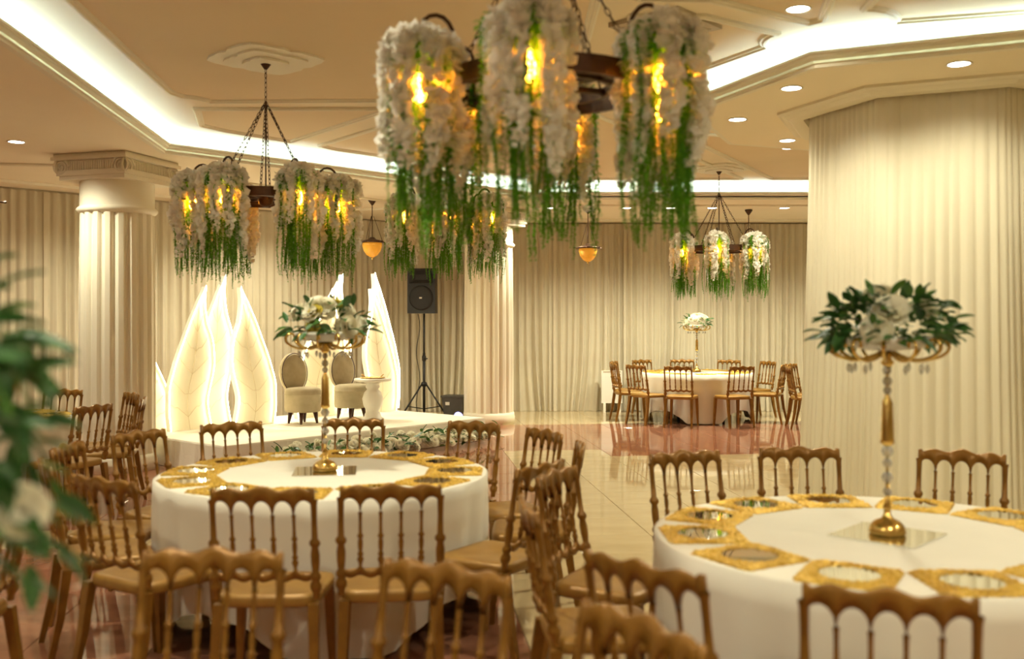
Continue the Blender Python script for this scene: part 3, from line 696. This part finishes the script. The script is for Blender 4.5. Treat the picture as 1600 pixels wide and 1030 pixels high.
W1, W2, W3, W4, W5, W6, W7 = ('in front of the glowing stage', 'before the ivory draped pillar', 'with the two nearest chair backs', 'at the left edge', 'beside the left fluted column', 'by the far curtain', 'half hidden behind the draped pillar')
table(*T1, W1, 1, 0.5, True, 0.0, math.radians(8))
table(*T2, W2, 2, 0.2, True, 0.0, math.radians(47))
table(*T3, W3, 3, 0.4, False)
table(*T4, W4, 4, 0.1, False)
table(*T5, W5, 5, 0.3, True, 0.1)
table(*T6, W6, 6, 0.85, True, 0.0, 0.3)
table(*T7, W7, 7, 0.3, False)
centrepiece(*T1, 'tall gold flower stand with many white and yellow blooms on the table before the stage', 11, 14, 95, yellow=3, zt=0.763)
centrepiece(*T2, 'tall gold crystal flower stand with dark leaves and big ivory rose before the draped pillar', 22, 4, 260, rz=0.1, zt=0.763, rosesize=1.2)
centrepiece(*T6, 'tall gold flower stand with white blooms by the far curtain', 33, 9, 50, zt=0.763)
t3 = centrepiece(*T3, 'leafy flower stand very close at the left edge, out of focus', 44, 5, 110, zt=0.758, rosesize=0.9)
r = random.Random(8)
for k in range(230):     # trailing foliage that hangs over the rim of this one
    a = r.uniform(-1.6, 1.6) if k % 3 else r.uniform(0, 2*PI); q = r.uniform(0.14, 0.28); z_ = 0.80 - 0.36*r.random()
    o = link('leaf', leaf_me[r.choice((0,1,2))], t3, (q*math.cos(a), q*math.sin(a), z_)); place(o, Vector((math.cos(a)*0.6+r.uniform(-.4,.4), math.sin(a)*0.6+r.uniform(-.4,.4), r.uniform(-0.9,0.2))), roll=r.uniform(-1,1)); q = r.uniform(0.5,0.8); o.scale = (q,q,q)
o = link('rose', rose_me[0], t3, (0.27, -0.04, 0.55)); place(o, Vector((0.5,-0.8,0.2)), axis='Z'); o.scale = (0.75,)*3

# ------------------------------------------------------------------ banquet chairs
LEAN = math.radians(9)
def lean(z): return -0.19 - max(0, z-0.45)*math.tan(LEAN)
def chair_meshes():
    d = {}
    W2_ = 0.205
    def rail(ztop, zbot, name, th=0.022, n=60):
        mb = S(); vs = []
        for i in range(n+1):
            x = -W2_ + 2*W2_*i/n; cy = -0.022*(1-(x/W2_)**2)
            zt, zb = ztop(x/W2_), zbot(x/W2_)
            for z, o in ((zb, th/2), (zt-0.004, th/2), (zt, th/4), (zt, -th/4), (zt-0.004, -th/2), (zb, -th/2)):
                vs.append((x, lean(z)+cy+o, z))
        fs = [(i*6+k, (i+1)*6+k, (i+1)*6+(k+1)%6, i*6+(k+1)%6) for i in range(n) for k in range(6)] + [tuple(range(6)), tuple(n*6+5-k for k in range(6))]
        mb.add(vs, fs); return mb.mesh(name, M['chair'])
    def arch(s):     # s in -1..1, five bays
        q = ((s+1)*2.5) % 1.0; return math.sqrt(max(0, 1-((q-0.5)/0.5)**2))
    def zt(s): return 0.900 + 0.008*math.cos(PI*s*3)*(1 if abs(s) < 0.9 else 0.6) + 0.012*(1-abs(s)) + (0.012 if abs(s) > 0.93 else 0)
    def zb(s): return 0.797 + 0.062*arch(s)
    d['top_rail'] = rail(zt, zb, 'top_rail')
    d['lower_rail'] = rail(lambda s: 0.592 - 0.036*arch(s), lambda s: 0.532 - 0.006*math.cos(PI*s*5), 'lower_rail', 0.02)
    def spindle(x, r, name, z0=0.575, z1=0.80):
        mb = S(); pf = [(0.75,0),(0.8,0.06),(1.25,0.10),(1.3,0.14),(0.8,0.18),(1.15,0.21),(1.15,0.24),(0.7,0.27),(0.95,0.36),(1.0,0.45),(0.75,0.52),(1.2,0.55),(1.2,0.58),(0.7,0.61),(0.62,0.8),(0.7,0.95),(0.9,1.0)]
        n = 8; vs = []; cy = -0.022*(1-(x/W2_)**2)
        for q, t_ in pf:
            z = z0+(z1-z0)*t_
            for k in range(n): a = 2*PI*k/n; vs.append((x+r*q*math.cos(a), lean(z)+cy+r*q*math.sin(a), z))
        mb.add(vs, [(i*n+k, i*n+(k+1)%n, (i+1)*n+(k+1)%n, (i+1)*n+k) for i in range(len(pf)-1) for k in range(n)]); return mb.mesh(name, M['chair'])
    d['spindle'] = [spindle(-W2_+2*W2_*k/5, 0.0105, 'spindle') for k in (1,2,3,4)]
    d['post'] = [spindle(s*(W2_-0.004), 0.019, 'back_post', 0.45, 0.86) for s in (-1,1)]
    sm = S(); n = 40
    def seat_xy(a, q):
        c, s_ = math.cos(a), math.sin(a); e = 0.32
        x = 0.215*q*math.copysign(abs(c)**e, c); y = 0.205*q*math.copysign(abs(s_)**e, s_); x *= 1.0 + 0.06*(y/0.2)
        return x, y
    vs = []
    for q, z in ((0.97,0.415),(1.0,0.425),(1.0,0.452),(0.97,0.463),(0.86,0.466),(0.5,0.458),(0.01,0.456)):
        for k in range(n): x, y = seat_xy(2*PI*k/n, q); vs.append((x, y, z))
    sm.add(vs, [(i*n+k, i*n+(k+1)%n, (i+1)*n+(k+1)%n, (i+1)*n+k) for i in range(6) for k in range(n)] + [tuple(range(n-1,-1,-1))]); d['seat'] = sm.mesh('seat', M['seat'])
    d['leg'] = []
    for sx in (-1, 1):
        for sy in (-1, 1):
            lm = MB(); x0, y0 = sx*0.19, (0.178 if sy > 0 else -0.19); x1, y1 = sx*0.205, (0.20 if sy > 0 else -0.265)
            vs = []
            for t_, w in ((0,0.021),(0.5,0.018),(1,0.0125)):
                x, y, z = x0+(x1-x0)*t_, y0+(y1-y0)*(t_ if sy > 0 else t_**1.4), 0.43*(1-t_)
                vs += [(x-w,y-w,z),(x+w,y-w,z),(x+w,y+w,z),(x-w,y+w,z)]
            lm.add(vs, [(0,1,2,3),(8,11,10,9)] + [(j*4+i, j*4+4+i, j*4+4+(i+1)%4, j*4+(i+1)%4) for j in range(2) for i in range(4)]); d['leg'].append(lm.mesh('leg', M['chair']))
    return d
CM = chair_meshes()
def chair(x, y, rz, label, group):
    t = thing('banquet_chair', label, 'chair', (x, y, 0), rz, group)
    link('seat', CM['seat'], t); link('top_rail', CM['top_rail'], t); link('lower_rail', CM['lower_rail'], t)
    for m in CM['spindle']: link('spindle', m, t)
    for m in CM['post']: link('back_post', m, t)
    for m in CM['leg']: link('leg', m, t)
    return t
def seat_at(Tc, bx, by, desc, where, rmin=1.37, face=None):
    """(bx,by): where the top of the backrest stands; the chair faces the table centre"""
    d = Vector((bx-Tc[0], by-Tc[1])); a = math.atan2(d.y, d.x); rr = max(d.length, rmin); d.normalize()
    x, y = Tc[0] + d.x*(rr-0.26), Tc[1] + d.y*(rr-0.26)
    if face is not None:      # drawn up square instead of pointing at the centre
        fa = math.radians(face); x, y, a = bx + 0.26*math.cos(fa), by + 0.26*math.sin(fa), fa + PI
    chair(x, y, a + PI/2, 'gilt brown spindle-back chair at the %s table, %s' % (where, desc), 'chairs at the %s table' % where)
for bx, by, ds in ((0.08,4.66,'seat jutting towards the dance floor'),(0.33,5.36,'edge-on by the dance floor'),(0.17,6.02,'back towards the middle column'),
        (-0.29,6.46,'by the tail of the garland'),(-1.07,6.66,'behind the flower stand'),(-1.75,6.38,'by the head of the garland'),(-2.24,5.98,'closest to the fluted column'),(-2.38,5.33,'edge-on below the fluted column'),(-2.19,4.7,'edge-on by the leafy stand'),(-1.72,4.23,'beside the leafy stand')):
    seat_at(T1, bx, by, ds, 'stage-front')
seat_at(T1, -0.99, 3.95, 'facing the slipper chairs', 'stage-front', face=91)
seat_at(T1, -0.49, 4.03, 'facing the loudspeaker', 'stage-front', face=97)
for bx, by, ds in ((0.93,2.46,'facing the draped pillar'),(0.36,2.75,'corner turned to the nearest chairs'),(0.14,3.64,'edge-on between both tables'),(0.27,4.36,'back to the dance floor'),(0.88,5.02,'beside the shiny open floor'),(1.50,5.2,'at the pillar edge'),(2.28,5.05,'back against the drape')):
    seat_at(T2, bx, by, ds, 'pillar-side')
for bx, by, ds in ((-0.86,2.86,'directly before the stage-front table'),(-0.18,2.68,'between both big tables'),(0.28,2.2,'touching the pillar-side table')): seat_at(T3, bx, by, ds, 'nearest')
seat_at(T4, -1.93, 3.8, 'edge-on below the leaves', 'left edge')
for bx, by, ds in ((-3.3,7.85,'back to the stage-front table'),(-3.5,9.15,'close against the column'),(-3.2,8.6,'edge-on before the column'),(-4.35,9.65,'on the curtain side')): seat_at(T5, bx, by, ds, 'column-side')
for a, ds in ((-112,'back to the dance floor'),(-72,'back to the dance floor'),(-142,'turned by the heater'),(-172,'edge-on by the heater'),(158,'behind it by the heater'),(122,'against the curtain'),(90,'against the curtain behind the flower stand'),(56,'against the curtain'),(22,'edge-on towards the pillar'),(-26,'turned towards the pillar')):
    seat_at(T6, T6[0]+math.cos(math.radians(a)), T6[1]+math.sin(math.radians(a)), ds, 'far curtain', 1.37)
for a in (176, 145): seat_at(T7, T7[0]+math.cos(math.radians(a)), T7[1]+math.sin(math.radians(a)), 'just showing past the drape', 'half-hidden')

# ------------------------------------------------------------------ flower chandeliers
def petal_strand(seed, L_=0.52, r0=0.10):
    r = random.Random(seed); mb = MB(); pts = []
    for k in range(9): t = k/8; pts.append(Vector((r0*math.sin(t*PI/2), 0, -0.085*(1-math.cos(t*PI/2)))))
    n = int(L_/0.024)
    for k in range(1, n): pts.append(Vector((r0+0.012*math.sin(k*0.5+seed), 0.012*math.sin(k*0.37+2*seed), -0.085-L_*k/n)))
    for i, p in enumerate(pts):
        sz = 0.050*(1.0 if i < len(pts)*0.75 else 1.0-0.6*(i-len(pts)*0.75)/(len(pts)*0.25))
        for q in range(9):
            d = Vector((r.uniform(-1,1), r.uniform(-1,1), r.uniform(-0.8,0.6)))
            if d.length < 0.2: continue
            d.normalize(); s_ = d.orthogonal().normalized(); s_ = (s_*math.cos(r.uniform(0,6)) + d.cross(s_)*math.sin(r.uniform(0,6))).normalized(); nn_ = d.cross(s_)
            o = p + d*0.008; a = sz*r.uniform(0.8,1.2)
            vs = [o, o+d*a*0.55+s_*a*0.55+nn_*a*0.12, o+d*a+nn_*a*0.3, o+d*a*0.55-s_*a*0.55+nn_*a*0.12, o+d*a*0.6+nn_*a*-0.05]
            mb.add(vs, [(0,1,4),(1,2,4),(2,3,4),(3,0,4)])
    return mb.mesh('flower_strand', M['petal'], True)
def green_strand(seed, L_=0.72, r0=0.09):
    r = random.Random(seed); mb = MB(); pts = []
    for k in range(8): t = k/7; pts.append(Vector((r0*math.sin(t*PI/2), 0, -0.075*(1-math.cos(t*PI/2)))))
    n = int(L_/0.0115)
    for k in range(1, n): pts.append(Vector((r0+0.010*math.sin(k*0.11+seed), 0.010*math.sin(k*0.09+2*seed), -0.075-L_*k/n)))
    mb.tube(pts[::4], 0.0022, 3, False)
    for i, p in enumerate(pts):
        for q in range(4):
            a = r.uniform(0, 2*PI); d = Vector((math.cos(a), math.sin(a), r.uniform(-0.9,0.25))).normalized()
            s_ = d.cross(Vector((0,0,1))).normalized(); l = r.uniform(0.016,0.028)*(1.0 if i < len(pts)*0.8 else 0.75)
            mb.add([p, p+d*l*0.5+s_*0.006, p+d*l, p+d*l*0.5-s_*0.006], [(0,1,2,3)])
    return mb.mesh('green_strand', M['green'])
PS = [petal_strand(s, L_, r0) for s, L_, r0 in ((1,0.44,0.145),(2,0.50,0.155),(3,0.34,0.135),(4,0.54,0.15))]
GS = [green_strand(s, L_, r0) for s, L_, r0 in ((1,0.70,0.13),(2,0.66,0.09),(3,0.74,0.155),(4,0.64,0.06),(5,0.68,0.11))]
sh = S(); sh.lathe([(0.012,0.02),(0.03,0.0),(0.055,-0.05),(0.075,-0.11),(0.085,-0.15)], 16, cap=False); shade_me = sh.mesh('shade', M['green'])
bl = S(); bl.lathe([(0.008,-0.12),(0.014,-0.135),(0.026,-0.17),(0.030,-0.20),(0.024,-0.225),(0.006,-0.24)], 8); bulb_me = bl.mesh('bulb', M['bulb'])
rg = MB(); n = 40
for ro, ri, z0, z1 in ((0.40,0.375,-0.035,0.035),(0.27,0.25,-0.02,0.02)):
    vs = [(q*math.cos(2*PI*k/n), q*math.sin(2*PI*k/n), z) for q, z in ((ro,z0),(ro,z1),(ri,z1),(ri,z0)) for k in range(n)]
    rg.add(vs, [(j*n+k, j*n+(k+1)%n, ((j+1)%4)*n+(k+1)%n, ((j+1)%4)*n+k) for j in range(4) for k in range(n)])
ring_me = rg.mesh('wheel_ring', M['iron'])
spm = MB(); spm.box((0.19,0,0),(0.38,0.03,0.02)); spoke_me = spm.mesh('spoke', M['iron'])
hbm = S(); hbm.lathe([(0.02,-0.07),(0.05,-0.05),(0.06,0),(0.05,0.05),(0.02,0.08)], 14); hub_me = hbm.mesh('hub', M['iron'])
gm = S(); pts = [(0.385,0,0.0),(0.385,0,0.13)] + [(0.385+0.07*(1-math.cos(k*PI/8)), 0, 0.15+0.085*math.sin(k*PI/8)) for k in range(1,9)]
gm.tube(pts, 0.0085, 6); goose_me = gm.mesh('gooseneck', M['iron'], True)
def chain_mesh(a, b, name='chain'):
    mb = MB(); a, b = Vector(a), Vector(b); L_ = (b-a).length; n = max(3, int(L_/0.034)); d = (b-a)/n; u = d.normalized(); s1 = u.orthogonal().normalized(); s2 = u.cross(s1)
    for k in range(n):
        c = a + d*(k+0.5); s_ = s1 if k % 2 else s2; h_ = d.length*0.68; pts = []
        for q in range(7): t_ = 2*PI*q/6; pts.append(c + u*h_*math.cos(t_) + s_*0.009*math.sin(t_))
        mb.tube(pts, 0.0028, 3, False)
    return mb.mesh(name, M['iron'])
cnm = S(); cnm.lathe([(0.055,0),(0.06,-0.015),(0.05,-0.03),(0.03,-0.06),(0.012,-0.085)], 16); canopy_me = cnm.mesh('canopy', M['iron'])
ZR, ZJ = 2.50, 3.22
chains = [chain_mesh((0.385*math.cos(2*PI*k/6+0.5), 0.385*math.sin(2*PI*k/6+0.5), 0.03), (0,0,ZJ-ZR)) for k in range(6)]
rodm = S(); rodm.tube([(0,0,0),(0,0,ZJ-ZR)], 0.006, 6); rod_me = rodm.mesh('rod', M['iron'])
dropc = chain_mesh((0,0,ZJ-ZR), (0,0,Z_TRAY-0.08-ZR))
def chandelier(x, y, label, a0, seed, sc=(1,1,1), dense=0, zr=ZR):
    r = random.Random(seed)
    t = thing('flower_chandelier', label, 'chandelier', (x, y, zr), math.radians(a0))
    link('canopy', canopy_me, t, (0,0,Z_TRAY-zr-0.002)); link('wheel_ring', ring_me, t); link('hub', hub_me, t); link('rod', rod_me, t); link('drop_chain', dropc, t)
    for c in chains: link('chain', c, t)
    for k in range(6):
        a = 2*PI*k/6; link('spoke', spoke_me, t, (0,0,0), a); link('gooseneck', goose_me, t, (0,0,0), a)
        p = (0.525*math.cos(a), 0.525*math.sin(a), 0.135)
        sh_ = link('shade', shade_me, t, p, a); sh_['label'] = 'flower-hung lamp shade'
        link('bulb', bulb_me, sh_)
        for j in range(7 + dense):
            o = link('flower_strand', PS[r.randrange(4)], sh_, (0,0,0.02), 2*PI*(j+r.uniform(-0.25,0.25))/(7+dense)); q = r.uniform(0.85,1.05); o.scale = (q*0.95, q*0.95, q)
        for j in range(36):
            o = link('green_strand', GS[r.randrange(5)], sh_, (0,0,0.02), r.uniform(0, 2*PI)); q = r.uniform(0.7,1.12); o.scale = (q, q, r.uniform(0.86,1.03))
    t.scale = sc
    return t
chandelier(*CH[0][:2], 'iron wheel chandelier hung with white flowers between the left column and the stage', 10, 1)
chandelier(*CH[1][:2], 'large close iron wheel chandelier hung with white flowers and trailing greenery', 21, 2)
c3 = chandelier(*CH[2][:2], 'flower chandelier above the stage front, partly behind the big close one', 40, 3, (0.92,0.92,1.0), 2, 2.62)
chandelier(*CH[3][:2], 'far flower chandelier hanging over the dance floor by the far table', 15, 4)

# small amber pendants
def pendant(x, y, where):
    t = thing('amber_pendant', 'small amber glass bowl pendant ' + where, 'pendant lamp', (x, y, 0), 0.3)
    o = link('canopy', canopy_me, t, (0,0,Z_SOFFIT-0.002))
    p_ = S(); p_.tube([(0,0,2.72),(0,0,3.22)], 0.006, 6); p_.build('rod', M['iron'], t)
    for k in range(3):
        a = 2*PI*k/3; p_ = S(); p_.tube([(0.15*math.cos(a),0.15*math.sin(a),2.70),(0.02*math.cos(a),0.02*math.sin(a),3.06)], 0.0035, 5); p_.build('hanging_rod', M['iron'], t)
    p_ = S(); p_.lathe([(0.15,2.68),(0.17,2.69),(0.17,2.70),(0.15,2.71),(0.06,2.73),(0.03,2.76)], 24); w_ = p_.build('rim', M['iron'], t)
    for k in range(6):
        a = 2*PI*k/6; p_ = S(); p_.tube([(0.16*math.cos(a),0.16*math.sin(a),2.69),(0.23*math.cos(a),0.23*math.sin(a),2.69),(0.235*math.cos(a),0.235*math.sin(a),2.69)], [0.009,0.011,0.004], 6); p_.build('spoke_handle', M['iron'], w_)
    p_ = S(); p_.lathe([(0.135,2.685),(0.14,2.64),(0.12,2.57),(0.08,2.51),(0.03,2.48)], 24); p_.build('glass_bowl', M['amber'], t)
    p_ = S(); p_.lathe([(0.012,2.485),(0.018,2.47),(0.008,2.45),(0.002,2.44)], 10); p_.build('finial', M['brass'], t)
pendant(-1.98, 14.1, 'above the stage end by the leaf panels')
pendant(1.16, 15.2, 'before the far curtain beside the middle column')
pendant(3.66, 15.4, 'before the far curtain behind the far chandelier')
pendant(-4.98, 9.3, 'left of the fluted column')

# ------------------------------------------------------------------ flower garland along the stage foot
g = thing('flower_garland', 'garland of white roses and greenery along the foot of the stage', 'garland', (A.x, A.y, 0))
r = random.Random(21)
for k in range(150):
    u = r.uniform(0.55, LEN-0.05); o_ = r.uniform(-0.34, -0.12); hgt = 0.06 + 0.22*(1-(-o_-0.10)/0.30)*r.uniform(0.5,1)
    p = U*u + Nn*o_; d = Vector((-Nn.x*0.7 + r.uniform(-.4,.4), -Nn.y*0.7 + r.uniform(-.4,.4), r.uniform(0.2,1.0))).normalized()
    o = link('rose', rose_me[k % 3], g, (p.x, p.y, hgt)); place(o, d, axis='Z', roll=r.uniform(0,6)); s = r.uniform(0.95,1.4); o.scale = (s,s,s)
for k in range(210):
    u = r.uniform(0.45, LEN-0.02); o_ = r.uniform(-0.34, -0.14); p = U*u + Nn*o_
    d = Vector((r.uniform(-1,1)-Nn.x*0.5, r.uniform(-1,1)-Nn.y*0.5, r.uniform(0.0,1.1))).normalized()
    o = link('leaf', leaf_me[r.choice((0,1,2,2))], g, (p.x, p.y, r.uniform(0.05,0.24))); place(o, d, roll=r.uniform(-0.8,0.8)); o.scale = (1.1,1.1,1.1)
